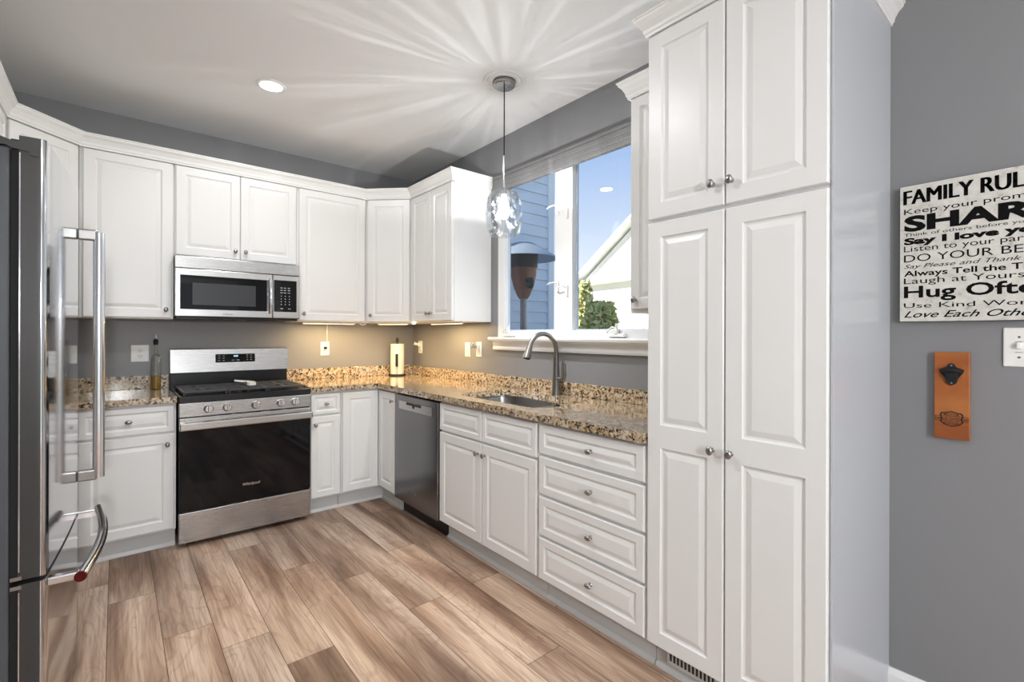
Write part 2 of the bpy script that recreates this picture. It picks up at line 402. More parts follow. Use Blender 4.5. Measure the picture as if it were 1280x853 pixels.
# ------------------------------------------------------------------ cabinets
def door_loops(x0,x1,z0,z1,fl,fr,fb,ft,outer):
    # returns list of loops (x,depth,z) ; outer flags (l,r,b,t)
    def lp(il,ir,ib,it,d,dd=None): return [(x0+il,-d,z0+ib),(x1-ir,-d,z0+ib),(x1-ir,-d,z1-it),(x0+il,-d,z1-it)]
    l,r,b,t=outer; e=.0035
    L0=[(x0,-.0,z0),(x1,-.0,z0),(x1,-.0,z1),(x0,-.0,z1)]
    L1=[(x0,-.0155,z0),(x1,-.0155,z0),(x1,-.0155,z1),(x0,-.0155,z1)]
    L2=lp(e*l,e*r,e*b,e*t,.019)
    prof=[(0,.019),(.0035,.0145),(.008,.0125),(.013,.0125),(.016,.0138),(.031,.0182),(.034,.0184)]
    out=[L0,L1,L2]
    for i,d in prof: out.append(lp(fl+i,fr+i,fb+i,ft+i,d))
    return out
def front_mesh(x0,x1,z0,z1,frame=.052,rails=(),M_=None,topframe=None):
    mb=MB(); cuts=[z0]+[c for c,_ in rails]+[z1]; hw=[None]+[h/2 for _,h in rails]+[None]
    for i in range(len(cuts)-1):
        a,b=cuts[i],cuts[i+1]
        fb=frame if hw[i] is None else hw[i]; ft=(topframe or frame) if hw[i+1] is None else hw[i+1]
        mb.loft(door_loops(x0,x1,a,b,frame,frame,fb,ft,(1,1,hw[i] is None,hw[i+1] is None)),M=M_)
    if M_ is not None: mb.box(x0+.001,-.001,z0+.001,x1-.001,0,z1-.001,M=M_)
    else: mb.box(x0+.001,-.001,z0+.001,x1-.001,0,z1-.001)
    return mb
def knob(parent,x,z,M_=None,wide=False,y=-.019,r=.0155):
    mb=MB()
    mb.lathe([(.009,0),(.007,.003),(.0055,.008),(.006,.015),(.009,.019)],M=(M_ if M_ is not None else Matrix())@Matrix.Translation((x,y,z))@Matrix.Rotation(PI/2,4,'X'))
    rx,rz=(r*1.15,r*.72) if wide else (r*.8,r*1.0)
    mb.ell((x,y-.0215,z),rx,.008,rz,M=M_)
    return mb.build('knob',M['nickel'],parent)
def front(kind,parent,x0,x1,z0,z1,kn=None,M_=None,**k):
    o=front_mesh(x0,x1,z0,z1,M_=M_,**k).build(kind,M['cab'],parent,ang=8)
    if kn: knob(o,kn[0],kn[1],M_,wide=(kind=='drawer'))
    return o
GU='white raised-panel wall cabinets'; GB='white raised-panel base cabinets'
def cabinet(name,label,x,y,z,rz,w,h,d,fronts,group,toe=False,cat='cabinet'):
    t=thing(name,label,cat,(x,y,z),rz,group)
    z0=.112 if toe else 0
    if name=='sink_cabinet': MB().box(.0008,.0,z0,w-.0008,d,.66,.0015).box(.0008,0,.66,w-.0008,.018,h).box(.0008,.018,.66,.018,d,h).box(w-.018,.018,.66,w-.0008,d,h).build('carcass',M['cab'],t)
    else: MB().box(.0008,.0,z0,w-.0008,d,h,.0015).build('carcass',M['cab'],t)
    if toe:
        mb=MB().box(.0008,.055,0,w-.0008,.075,z0).sweep([(0.0008,.055),(w-.0008,.055)],[(0,0),(.014,0),(.013,.008),(.007,.014),(.004,.018),(0,.02)])
        mb.box(.0008,.049,.085,w-.0008,.055,z0-.001)
        mb.build('toe_kick',M['toe'],t)
    for f in fronts:
        k=f['k']
        x0,x1,a,b=f['x0'],f['x1'],f['z0']-z,f['z1']-z; kn=f.get('kn')
        front(k,t,x0,x1,a,b,(kn[0],kn[1]-z) if kn else None,frame=f.get('frame',.052),rails=[(c-z,h_) for c,h_ in f.get('rails',())])
    return t
UB,UT=1.385,2.412; DB,DT=1.392,2.388
g=.010
# back run uppers
cabinet('wall_cabinet','tall single-door white wall cabinet left of the microwave, next to the refrigerator',-2.362,-.33,UB,0,.457,UT-UB,.328,
  [dict(k='door',x0=.018,x1=.447,z0=DB,z1=DT,kn=(.415,1.445))],GU)
cabinet('wall_cabinet','short two-door white wall cabinet directly above the microwave',-1.905,-.33,1.797,0,.759,UT-1.797,.328,
  [dict(k='door',x0=g,x1=.3775,z0=1.806,z1=DT,kn=(.348,1.862)),dict(k='door',x0=.3815,x1=.749,z0=1.806,z1=DT,kn=(.411,1.862))],GU)
cabinet('wall_cabinet','tall single-door white wall cabinet right of the microwave, before the corner',-1.146,-.33,UB,0,.536,UT-UB,.328,
  [dict(k='door',x0=g,x1=.522,z0=DB,z1=DT,kn=(.042,1.445))],GU)
# diagonal uppers
def diag(label,px,py,rz,poly,knx):
    t=thing('corner_cabinet',label,'cabinet',(px,py,UB),rz,GU)
    Mi=(Matrix.Translation((px,py,0))@Matrix.Rotation(R(rz),4,'Z')).inverted()
    pts=[(Mi@Vector((a,b,0))).to_2d() for a,b in poly]
    MB().prism([tuple(p) for p in pts],0,UT-UB).build('carcass',M['cab'],t)
    wd=.28*math.sqrt(2)
    d=front('door',t,.022,wd-.022,DB-UB,DT-UB,(knx,1.445-UB))
    return t
e=.0015
diag('diagonal white wall cabinet in the right-hand corner above the paper towels',-.61,-.33,-45,[(-.61+e,-.33),(-.61+e,-.002),(-.002,-.002),(-.002,-.61+e),(-.33,-.61+e)],.055)
diag('diagonal white wall cabinet at the far left behind the top of the refrigerator',-2.642,-.61,45,[(-2.362-e,-.33),(-2.642,-.61+e),(XL+.002,-.61+e),(XL+.002,-.002),(-2.362-e,-.002)],.34)
# left wall upper (sliver at frame edge)
cabinet('wall_cabinet','white wall cabinet on the left wall past the diagonal corner one, above the refrigerator',-2.642,-1.37,1.93,90,.757,UT-1.93,.331,
  [dict(k='door',x0=g,x1=.376,z0=1.94,z1=DT,kn=(.35,1.98)),dict(k='door',x0=.381,x1=.747,z0=1.94,z1=DT,kn=(.41,1.98))],GU)
# right run uppers
cabinet('wall_cabinet','two-door white wall cabinet on the right wall between the corner and the window',-.33,-.612,UB,-90,.626,UT-UB,.328,
  [dict(k='door',x0=g,x1=.311,z0=DB,z1=DT,kn=(.285,1.452)),dict(k='door',x0=.315,x1=.616,z0=DB,z1=DT,kn=(.341,1.452))],GU)
cabinet('wall_cabinet','narrow white wall cabinet between the window and the tall pantry',-.33,-2.757,1.392,-90,.288,UT-1.392,.328,
  [dict(k='door',x0=g,x1=.280,z0=1.410,z1=DT,kn=(.040,1.452),frame=.048)],GU)
# crown mouldings
def cprof(zb,zt,p): 
    h=zt-zb
    return [(-.004,zb),(.004,zb),(.006,zb+.12*h),(.010,zb+.18*h),(.012,zb+.35*h),(p*.55,zb+.62*h),(p*.85,zb+.78*h),(p*.88,zb+.88*h),(p,zb+.92*h),(p,zt),(-.004,zt)]
path=[(-2.642,-1.37),(-2.642,-.61),(-2.362,-.33),(-.61,-.33),(-.33,-.61),(-.33,-1.2385),(-.0005,-1.2385)]
off=.0205
o=MB().sweep([(-2.6215,-1.37),(-2.6215,-.6185),(-2.3535,-.3505),(-.6185,-.3505),(-.3505,-.6185),(-.3505,-1.2395),(-.0005,-1.2395)],cprof(2.392,2.47,.042)).build('crown_molding',M['cab'],ang=50)
tag(o,'long white crown moulding running along the wall cabinets around the corner','molding','white crown mouldings on the cabinets')
o=MB().sweep([(-.0005,-2.7555),(-.3505,-2.7555),(-.3505,-3.03)],cprof(2.392,2.47,.042)).build('crown_molding',M['cab'],ang=50)
tag(o,'short white crown moulding on the narrow cabinet between window and pantry','molding','white crown mouldings on the cabinets')
# pantry
pt=cabinet('pantry_cabinet','tall four-door white pantry cabinet standing right of the drawers',-.611,-3.050,0,-90,.606,2.44,.611,
  [dict(k='door',x0=.004,x1=.3005,z0=1.728,z1=2.425,kn=(.262,1.803),frame=.056),dict(k='door',x0=.3055,x1=.604,z0=1.728,z1=2.425,kn=(.326,1.803),frame=.056),
   dict(k='door',x0=.004,x1=.3005,z0=.122,z1=1.714,kn=(.262,.899),rails=((.912,.085),),frame=.056),dict(k='door',x0=.3055,x1=.604,z0=.122,z1=1.714,kn=(.326,.899),rails=((.912,.085),),frame=.056)],None,toe=True)
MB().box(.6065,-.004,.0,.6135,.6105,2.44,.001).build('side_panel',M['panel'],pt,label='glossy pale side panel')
mb=MB().box(.06,.032,.045,.26,.0405,.1085,.002)
o=mb.build('vent_grille',M['toe'],pt)
mb=MB()
for k in range(12): mb.box(.072+.015*k,.0305,.06,.080+.015*k,.0319,.095)
mb.build('slot',M['slot'],o)['kind']='stuff'
pt.children[-1]
o=MB().sweep([(-.40,-3.0485),(-.6305,-3.0485),(-.6305,-3.6645),(-.0005,-3.6645)],cprof(2.428,2.50,.042)).build('crown_molding',M['cab'],ang=50)
tag(o,'white crown moulding wrapped around the top of the tall pantry','molding','white crown mouldings on the cabinets')

# base cabinets
BH=.8755
cabinet('base_cabinet','white base cabinet with one drawer and one door left of the range',-2.362,-.611,0,0,.451,BH,.609,
  [dict(k='drawer',x0=.012,x1=.440,z0=.705,z1=.862,kn=(.226,.784),frame=.03),dict(k='door',x0=.012,x1=.440,z0=.124,z1=.692,kn=(.405,.632))],GB,toe=True)
cabinet('base_cabinet','plain white base cabinet in the left corner behind the refrigerator',XL+.002,-.611,0,0,.608,BH,.609,
  [dict(k='door',x0=.012,x1=.596,z0=.124,z1=.862)],GB,toe=True)
cabinet('base_cabinet','narrow white base cabinet with one drawer and one door right of the range',-1.139,-.611,0,0,.224,BH,.609,
  [dict(k='drawer',x0=.008,x1=.214,z0=.715,z1=.862,kn=(.111,.79),frame=.024),dict(k='door',x0=.008,x1=.214,z0=.124,z1=.70,kn=(.036,.645),frame=.042)],GB,toe=True)
# corner
t=thing('corner_base_cabinet','white L-shaped corner base cabinet with two doors meeting at the inside corner','cabinet',(-.914,-.611,0),0,GB)
MB().prism([(.001,.0),(.001,.609),(.912,.609),(.912,-.302),(.303,-.302),(.303,0)],.112,BH).build('carcass',M['cab'],t)
tk=[(.001,.055),(.358,.055),(.358,-.302)]
MB().sweep(tk,[(-.02,0),(.014,0),(.013,.008),(.007,.014),(.003,.018),(.001,.085),(.006,.085),(.006,.111),(-.02,.111)]).build('toe_kick',M['toe'],t)
front('door',t,.008,.282,.124,.862)
front('door',t,.023,.296,.124,.862,(.268,.80),M_=Matrix.Translation((.303,0,0))@Matrix.Rotation(-PI/2,4,'Z'))
# sink base + drawers
cabinet('sink_cabinet','white sink base cabinet with two false drawer fronts over two doors',-.611,-1.528,0,-90,.908,BH,.609,
  [dict(k='false_front',x0=.008,x1=.450,z0=.695,z1=.862,frame=.03),dict(k='false_front',x0=.456,x1=.900,z0=.695,z1=.862,frame=.03),
   dict(k='door',x0=.008,x1=.450,z0=.124,z1=.682,kn=(.420,.625)),dict(k='door',x0=.456,x1=.900,z0=.124,z1=.682,kn=(.486,.625))],GB,toe=True)
cabinet('drawer_cabinet','white base cabinet with a stack of four drawers next to the pantry',-.611,-2.438,0,-90,.610,BH,.609,
  [dict(k='drawer',x0=.008,x1=.602,z0=a,z1=b,kn=(.335,(a+b)/2),frame=.036) for a,b in ((.722,.862),(.530,.708),(.334,.516),(.124,.320))],GB,toe=True)

# ------------------------------------------------------------------ countertops
def rr_poly(x0,x1,y0,y1,r,seg=6):
    pts=[]
    for cx,cy,a in ((x1-r,y1-r,0),(x0+r,y1-r,90),(x0+r,y0+r,180),(x1-r,y0+r,270)):
        for k in range(seg+1):
            t=R(a+90*k/seg); pts.append((cx+r*math.cos(t),cy+r*math.sin(t)))
    return pts
# sink cut-out outline (big rounded bowl, small shallower bowl)
cut=[]
def arc(cx,cy,rx,ry,a0,a1,n=8):
    for k in range(n+1):
        t=R(a0+(a1-a0)*k/n); cut.append((cx+rx*math.cos(t),cy+ry*math.sin(t)))
arc(-.47,-2.28,.075,.07,180,270,5)     # front near small
arc(-.27,-2.28,.08,.07,270,360,5)
arc(-.15,-2.17,.045,.04,180,110,4)
arc(-.255,-1.74,.140,.18,0,90,9)
arc(-.44,-1.68,.105,.10,90,180,6)
t=thing('countertop','speckled brown and cream granite countertop in an L from the range to the pantry','countertop',(-1.139,0,.8765),0)
def loc(pts,dx=1.139): return [(x+dx,y) for x,y in pts]
out=[(-1.139,-.003),(-.003,-.003),(-.003,-3.046),(-.648,-3.046),(-.648,-.655),(-.640,-.648),(-1.139,-.648)]
MB().prism(loc(out),0,.0375,holes=[loc(cut)]).build('slab',M['granite'],t,ang=30)
MB().box(0,-.023,.038,1.116,-.003,.127,.002).build('backsplash',M['granite'],t)
MB().box(1.116,-3.046,.038,1.136,-.003,.117,.002).build('backsplash',M['granite'],t)
t=thing('countertop','short speckled granite countertop left of the range behind the refrigerator','countertop',(XL+.003,0,.8765),0)
MB().box(0,-.648,0,1.062,-.003,.0375,.003).build('slab',M['granite'],t)
MB().box(0,-.023,.038,1.062,-.003,.127,.002).build('backsplash',M['granite'],t)
# sink
t=thing('kitchen_sink','double-bowl stainless steel undermount sink below the faucet','sink',(-.33,-1.95,.70),0)
def bowl(x0,x1,y0,y1,r,z1,z0,name):
    mb=MB(); A=[(x+.33,y+1.95) for x,y in rr_poly(x0,x1,y0,y1,r)]
    sh=lambda f,z:[((x-(x0+x1)/2-.33)*f+(x0+x1)/2+.33,(y-(y0+y1)/2-1.95)*f+(y0+y1)/2+1.95,z) for x,y in A]
    ow=lambda f: [(x,y) for x,y,_ in sh(f,0)]
    L_=[sh(1.06,z1),sh(1.0,z1),sh(.985,z1-.02),sh(.94,z0+.03),sh(.84,z0+.004),sh(.2,z0),sh(.12,z0-.002)]
    mb.loft(L_,cap1=True); b=mb.build(name,M['sinksteel'],t,ang=50,smooth=True)
    dr=MB().lathe([(.045,0),(.04,.004),(.03,.001),(.012,.0)],c=((x0+x1)/2+.33,(y0+y1)/2+1.95,z0+.0005)).build('drain',M['chrome'],b)
bowl(-.557,-.105,-2.11,-1.55,.10,.173,.0,'bowl'); bowl(-.557,-.185,-2.355,-2.145,.07,.170,.03,'bowl')
MB().box(-.215,-.184,.150,.135,-.166,.1755,.006,seg=3).build('divider',M['steelb'],t)
# faucet
t=thing('faucet','tall brushed steel gooseneck faucet with side lever behind the sink','faucet',(-.062,-1.995,.9142),0)
MB().lathe([(.031,0),(.031,.006),(.027,.02),(.024,.06),(.022,.14),(.0195,.20),(.0185,.235)],seg=28).build('body',M['faucet'],t)
pts=[(0,0,.235),(0,0,.27)]+[(-.115+.115*math.cos(a),.0,.27+.112*math.sin(a)) for a in [R(8+k*9) for k in range(16)]]
last=pts[-1]; pts+=[(last[0]-.012,.0,last[2]-.022)]
MB().tube(pts,.0145,seg=18).build('spout',M['faucet'],t)
p=Vector(pts[-1]); q=p+Vector((-.030,0,-.080))
MB().cyl(p-Vector((-.003,0,-.008)),p+(q-p)*.5,.0155,.019,24).cyl(p+(q-p)*.5,q,.019,.0235,24).build('spray_head',M['faucet'],t)
MB().cyl(q,q+(q-p).normalized()*.004,.019,.018).build('nozzle',M['rubber'],t)
mb=MB().tube([(0,-.015,.10),(.0,-.045,.098),(.0,-.066,.105),(0,-.074,.125),(0,-.074,.16),(0,-.071,.195)],[.016,.016,.0155,.0125,.009,.0075],seg=14)
mb.build('lever_handle',M['faucet'],t)

# ------------------------------------------------------------------ range
t=thing('gas_range','freestanding stainless gas range with black glass oven door','stove',(-1.904,-.66,0),0)
W=.757
MB().box(.004,.0,.035,W-.004,.645,.895,.003).box(.05,.05,0,.09,.09,.035).box(W-.09,.05,0,W-.05,.09,.035).box(.05,.55,0,.09,.59,.035).box(W-.09,.55,0,W-.05,.59,.035).build('body',M['black'],t)
mb=MB().box(0,-.022,.788,W,.004,.872,.004); cp=mb.build('control_panel',M['steel'],t)
MB().box(0,-.012,.872,W,.59,.912,.005).build('cooktop',M['black'],t)
for x in (.150,.250,.410,.560,.650):
    mb=MB(); Mx=Matrix.Translation((x,-.022,.831))@Matrix.Rotation(PI/2,4,'X')
    mb.lathe([(.0265,0),(.0265,.006),(.022,.009),(.021,.024),(.019,.027)],M=Mx,seg=28)
    mb.box(-.006,-.021,.024,.006,.021,.036,.003,M=Mx)
    k=mb.build('burner_knob',M['chrome'],cp)
# oven door
od=MB().box(.002,-.012,.218,W-.002,.0,.782,.003).build('oven_door',M['black'],t)
MB().box(.004,-.020,.222,W-.004,-.0125,.752,.003).build('glass_panel',M['blackglass'],od)
MB().box(.0,-.030,.753,W,-.0125,.783,.004).build('door_trim',M['steel'],od)
mb=MB().box(.0,-.066,.712,W,-.050,.758,.007).box(.0,-.052,.715,.028,-.0205,.757,.004).box(W-.028,-.052,.715,W,-.0205,.757,.004)
mb.build('handle',M['steelb'],od)
MB().box(.001,-.016,.030,W-.001,.0,.212,.004).build('storage_drawer',M['steel'],t)
# backguard
MB().box(0,.59,.90,W,.645,1.02,.003).build('backguard_base',M['black'],t)
mb=MB().prism([(.555,1.018),(.575,1.178),(.590,1.184),(.645,1.184),(.645,1.018)],0,W,M=Matrix(((0,0,1,0),(1,0,0,0),(0,1,0,0),(0,0,0,1))))
bgd=mb.build('backguard',M['steel'],t)
tilt=math.atan2(.020,.160)
Mb=Matrix.Translation((.395,.5637,1.112))@Matrix.Rotation(-tilt,4,'X')
dsp=MB().box(-.128,-.006,-.030,.128,.0,.030,.002,M=Mb).build('display',M['blackglass'],bgd)
def text(body,size,mtl,name,parent,Mx,bold=0,shear=0,width=None,height=None,ext=.0004,spacing=1,align='CENTER',fat=0):
    c=bpy.data.curves.new('txt','FONT'); c.body=body; c.size=size; c.offset=bold; c.shear=shear; c.extrude=ext; c.align_x=align; c.space_character=spacing
    c.resolution_u=3
    o=bpy.data.objects.new('txt',c); COL.objects.link(o); dg=bpy.context.evaluated_depsgraph_get(); dg.update()
    me=bpy.data.meshes.new_from_object(o.evaluated_get(dg)); bpy.data.objects.remove(o); 
    xsn=[v.co.x for v in me.vertices]; ysn=[v.co.y for v in me.vertices]
    S=Matrix()
    if width: 
        w_=max(xsn)-min(xsn); s_=width/w_
        S=Matrix.Diagonal((s_,(s_ if not height else 1),1,1))@Matrix.Translation((-min(xsn) if align=='LEFT' else 0,0,0))
    if height:
        capy=height
        S=Matrix.Diagonal((1,capy,1,1))@S
    if fat:
        b_=bmesh.new()
        for dx in (-fat,-fat/2,0,fat/2,fat):
            m2=me.copy(); m2.transform(S); m2.transform(Matrix.Translation((dx,0,0))); b_.from_mesh(m2); bpy.data.meshes.remove(m2)
        b_.to_mesh(me); b_.free(); S=Matrix()
    me.transform(Mx@S); me.materials.clear(); me.materials.append(mtl); me.name=name
    o=bpy.data.objects.new(name,me); COL.objects.link(o); o.parent=parent; return o
Mt=Mb@Matrix.Rotation(PI/2,4,'X')
text('8:08',.016,M['lcd'],'clock_digits',dsp,Mt@Matrix.Translation((0,.009,.0064)))
mb=MB()
for cx in (-.105,-.078): 
    for cz in (.016,0,-.017): mb.box(cx-.006,-.0068,cz-.0015,cx+.006,-.0062,cz+.0015,M=Mb)
for cx in (.075,.10): 
    for cz in (.018,.002,-.015): mb.box(cx-.006,-.0068,cz-.0015,cx+.006,-.0062,cz+.0015,M=Mb)
for cx in (-.018,.014): mb.box(cx-.009,-.0068,-.018,cx+.009,-.0062,-.014,M=Mb)
mb.build('button_marks',M['grey_print'],dsp)['kind']='stuff'
text('Whirlpool',.024,M['chrome'],'brand_lettering',od,Matrix.Translation((.385,-.0204,.318))@Matrix.Rotation(PI/2,4,'X'),shear=.2,bold=.0004)
# grates
gr=MB(); z=.930
for (xa,xb) in ((.022,.262),(.264,.494),(.496,.736)):
    gr2=MB()
    gr2.box(xa,.03,z-.006,xb,.048,z+.004,.003).box(xa,.50,z-.006,xb,.518,z+.004,.003).box(xa,.048,z-.006,xa+.016,.50,z+.004,.003).box(xb-.016,.048,z-.006,xb,.50,z+.004,.003)
    n=9
    for k in range(n):
        y=.075+k*(.40/(n-1)); gap=k in (2,6)
        if not gap: gr2.box(xa+.016,y-.009,z-.005,xb-.016,y+.009,z+.003,.002)
        else:
            gr2.box(xa+.016,y-.009,z-.005,xa+.08,y+.009,z+.003,.002).box(xb-.08,y-.009,z-.005,xb-.016,y+.009,z+.003,.002)
    gr2.box((xa+xb)/2-.012,.048,z-.006,(xa+xb)/2+.012,.50,z+.002,.002)
    for fx in (xa+.008,xb-.008):
        for fy in (.04,.51): gr2.box(fx-.006,fy-.006,.912,fx+.006,fy+.006,z-.004)
    gr2.build('grate',M['iron'],t)
for cx,cy,r in ((.14,.15,.045),(.14,.40,.035),(.378,.275,.05),(.615,.15,.035),(.615,.40,.045)):
    MB().lathe([(r,0),(r,.005),(r*.7,.006),(r*.7,.009),(r*.1,.010)],c=(cx,cy,.9125)).build('burner_cap',M['iron'],t)

# white scraper lying on the grates
t=thing('dish_scraper','small white plastic T-shaped hand scraper lying on the stove grates','scraper',(-1.49,-.31,.9345),0)
mb=MB().prism([(-.065,.012),(-.062,.020),(.0,.030),(.060,.030),(.066,.022),(.055,.008),(.03,.0),(-.02,.002)],.012,.024,M=Matrix.Rotation(R(8),4,'Y'))
mb.build('blade',M['plastic'],t)
mb=MB().prism([(.003,.012),(.034,.012),(.045,-.02),(.050,-.115),(.040,-.135),(.008,-.135),(-.004,-.115),(.002,-.02)],0,.020)
h=mb.build('handle',M['plastic'],t); MB().cyl((.028,-.11,.020),(.028,-.11,.0208),.005).build('hole',M['slot'],h)

# ------------------------------------------------------------------ microwave
t=thing('microwave_oven','stainless over-the-range microwave with black door window mounted above the stove','microwave',(-1.904,-.385,1.388),0)
MB().box(.001,.0,.012,W-.001,.383,.408,.002).build('body',M['black'],t)
MB().box(.0,-.015,.33,W,.0,.408,.003).build('vent_panel',M['steel'],t)
d=MB().box(.0,-.022,.016,.572,.0,.326,.004).build('door',M['steelb'],t)
pw=MB().box(.028,-.0245,.062,.536,-.0225,.284,.001).build('window',M['blackglass'],d)
MB().box(.094,-.0255,.092,.464,-.0246,.236,.0004).build('viewing_screen',M['mwwin'],pw)
text('FRIGIDAIRE',.012,M['iron'],'brand_lettering',d,Matrix.Translation((.295,-.0223,.030))@Matrix.Rotation(PI/2,4,'X'))
mb=MB().tube([(.553,-.022,.055),(.553,-.052,.058),(.553,-.060,.085),(.553,-.064,.17),(.553,-.060,.26),(.553,-.052,.288),(.553,-.022,.291)],.0125,seg=14,sy=.8)
mb.build('handle',M['chrome'],d)
c=MB().box(.575,-.022,.016,W,.0,.326,.004).build('control_panel',M['steelb'],t)
kp=MB().box(.582,-.0235,.062,.735,-.0225,.290,.0005).build('keypad',M['blackglass'],c)
mb=MB()
for i,zz in enumerate((.235,.218,.20)):
    for x in (.632,.655,.682): mb.box(x-.008,-.0239,zz-.0022,x+.008,-.0236,zz+.0022)
for i,zz in enumerate((.176,.155,.136,.116)):
    for x in (.630,.657,.685): mb.box(x-.003,-.0239,zz-.003,x+.003,-.0236,zz+.003)
for x in (.634,.685): mb.box(x-.009,-.0239,.083,x+.009,-.0236,.087)
mb.build('button_marks',M['grey_print'],kp)['kind']='stuff'
MB().box(.01,.0,.0,W-.01,.37,.0115,.002).box(.12,.05,-.003,.28,.30,0).box(.46,.05,-.003,.62,.30,0).build('underside',M['black'],t)

# ------------------------------------------------------------------ dishwasher
t=thing('dishwasher','dark stainless dishwasher under the counter between corner and sink cabinets','dishwasher',(-.611,-.9165,0),-90)
MB().box(.004,.0,.10,.605,.58,.868,.002).build('tub',M['black'],t)
d=MB().box(.002,-.024,.112,.603,-.001,.862,.005).build('door',M['dw'],t)
h=MB().box(.075,-.026,.762,.535,-.0245,.822,.002).build('handle_recess',M['steel'],d)
MB().box(.185,-.0268,.800,.395,-.0262,.818,.0003).box(.275,-.0285,.785,.302,-.0262,.802,.002).build('pocket',M['slot'],h)
bd=MB().box(.275,-.0258,.205,.325,-.0245,.222,.0005).build('badge',M['chrome'],d)
MB().box(.279,-.0263,.208,.321,-.0259,.219).build('badge_face',M['slot'],bd)
MB().box(.002,.05,.0,.606,.07,.099,.002).build('toe_panel',M['black'],t)

# ------------------------------------------------------------------ refrigerator
T=.58; Zn=FPX*T/241.6; Zf=FPX*T/176.6
Pn=ray(58,175,Zn); Pf=ray(99,240,Zf); FW=(Pf-Pn).to_2d().length; FT=Pn.z
rot=math.degrees(math.atan2(Pf.y-Pn.y,Pf.x-Pn.x)); SEAM=CH-(722-417)/FPX*Zn
t=thing('refrigerator','tall stainless bottom-freezer refrigerator at the left edge with bar handles','refrigerator',(Pn.x,Pn.y,0),rot)
MB().box(.004,.078,.012,FW-.004,.58,FT-.035,.006).box(.05,.10,0,.10,.15,.014).box(FW-.1,.10,0,FW-.05,.15,.014).box(.05,.5,0,.10,.55,.014).box(FW-.1,.5,0,FW-.05,.55,.014).build('body',M['fridgebody'],t)
def fdoor(name,z0,z1):
    mb=MB()
    prof=[]; r=.011
    # slightly bowed front skin with rounded vertical edges
    n=14; pts=[(0,.058)]
    pts+=[(0,.020)]
    for k in range(5): a=R(180+90*k/4); pts.append((r+r*math.cos(a), r+.0+ r*math.sin(a)*1.0))
    for k in range(1,n): 
        x=r+(FW-2*r)*k/n; pts.append((x,-.004*math.sin(PI*k/n)))
    for k in range(5): a=R(270+90*k/4); pts.append((FW-r+r*math.cos(a), r+r*math.sin(a)))
    pts+=[(FW,.020),(FW,.058)]
    mb.prism(pts,z0,z1)
    o=mb.build(name,None,t,ang=30,mats=[M['fridge'],M['fridgeside']],smooth=True)
    for p in o.data.polygons:
        c=p.center
        if c.y>.012 or abs(p.normal.z)>.7: p.material_index=1
    MB().box(.012,.058,z0+.01,FW-.012,.077,z1-.01).build('gasket',M['rubber'],o)
    return o
fd=fdoor('refrigerator_door',SEAM+.006,FT); fz=fdoor('freezer_drawer',.06,SEAM-.008)
# thin bright liner on the door sides
for dd,z0,z1 in ((fd,SEAM+.03,FT-.05),(fz,.09,SEAM-.03)):
    MB().box(-.0012,.0545,z0,.0,.0575,z1).build('edge_strip',M['chrome'],dd)
hx=FW-.035; ht=1.705; hb=.70; so_=-.066
mb=MB().tube([(hx,so_,hb),(hx,so_,ht)],.0195,seg=24,sx=1,sy=.85)
hd=mb.build('door_handle',M['chrome'],fd)
for z in (hb+.012,ht-.012):
    MB().box(hx-.013,so_+.004,z-.022,hx+.013,.0005,z+.022,.006,seg=3).build('handle_bracket',M['nickel'],hd)
zn_,zf_=.535,.575; hn=.022; pts=[]
for k in range(17):
    s=k/16; pts.append((hn+(hx-hn)*s, -.078-.030*math.sin(PI*s)+.010*s, zn_+(zf_-zn_)*s-.004))
mb=MB().tube(pts,.0155,seg=20); fh=mb.build('drawer_handle',M['chrome'],fz)
for x,y,z in ((hn+.012,-.080,zn_),(hx-.012,-.070,zf_)):
    MB().box(x-.014,y+.003,z-.013,x+.014,.0005,min(z+.011,SEAM-.009),.004).build('handle_bracket',M['chrome'],fh)
MB().cyl((hn-.002,-.0775,zn_-.004),(hn-.008,-.0770,zn_-.004),.0165,.0155,24).build('medallion',M['red'],fh)
# hinge and top cover
MB().prism([(-.012,FT-.055),(-.012,FT-.020),(.050,FT-.018),(.075,FT-.010),(.12,FT+.012),(.20,FT+.025),(.42,FT+.02),(.42,FT-.034),(.06,FT-.034),(.05,FT-.040),(.012,FT-.045),(.012,FT-.055)][::-1],-.004,.022,M=Matrix(((0,0,1,0),(1,0,0,.024),(0,1,0,0),(0,0,0,1)))).build('hinge_cover',M['fridgeside'],t)
MB().box(-.004,.05,SEAM-.020,.03,.074,SEAM-.009).box(-.004,.05,SEAM+.007,.03,.074,SEAM+.018).build('hinge_plate',M['nickel'],t)

# ------------------------------------------------------------------ lamps
def recessed(x,y,label,P=P_RECESS):
    t=thing('recessed_light',label,'ceiling light',(x,y,CZ),0,'round recessed ceiling lights')
    MB().lathe([(.060,-.0005),(.062,-.006),(.078,-.004),(.080,-.0005)],caps=False,seg=40).build('trim_ring',M['trim'],t)
    MB().lathe([(.060,-.004),(.03,-.0045),(.001,-.0045)],seg=40).build('lens',M['lampwhite'],t)
    l=bpy.data.lights.new('lamp','AREA'); l.shape='DISK'; l.size=.12; l.energy=P; l.color=(.985,.99,1)
    lo=bpy.data.objects.new('lamp',l); COL.objects.link(lo); lo.parent=t; lo.location=(0,0,-.010)
    return t
recessed(-1.494,-1.064,'lit recessed ceiling light, the one in view above the range')
for x,y,s in ((-1.85,-2.35,'above the floor between refrigerator and drawers'),(-2.35,-4.5,'just above the camera'),(-2.25,-5.6,'behind the camera near the left wall'),(-.75,-5.6,'behind the camera near the right wall')):  # out-of-view cans added to brighten cabinets and floor
    recessed(x,y,'added unseen recessed fill light '+s,17 if y>-3 else P_RECESS)
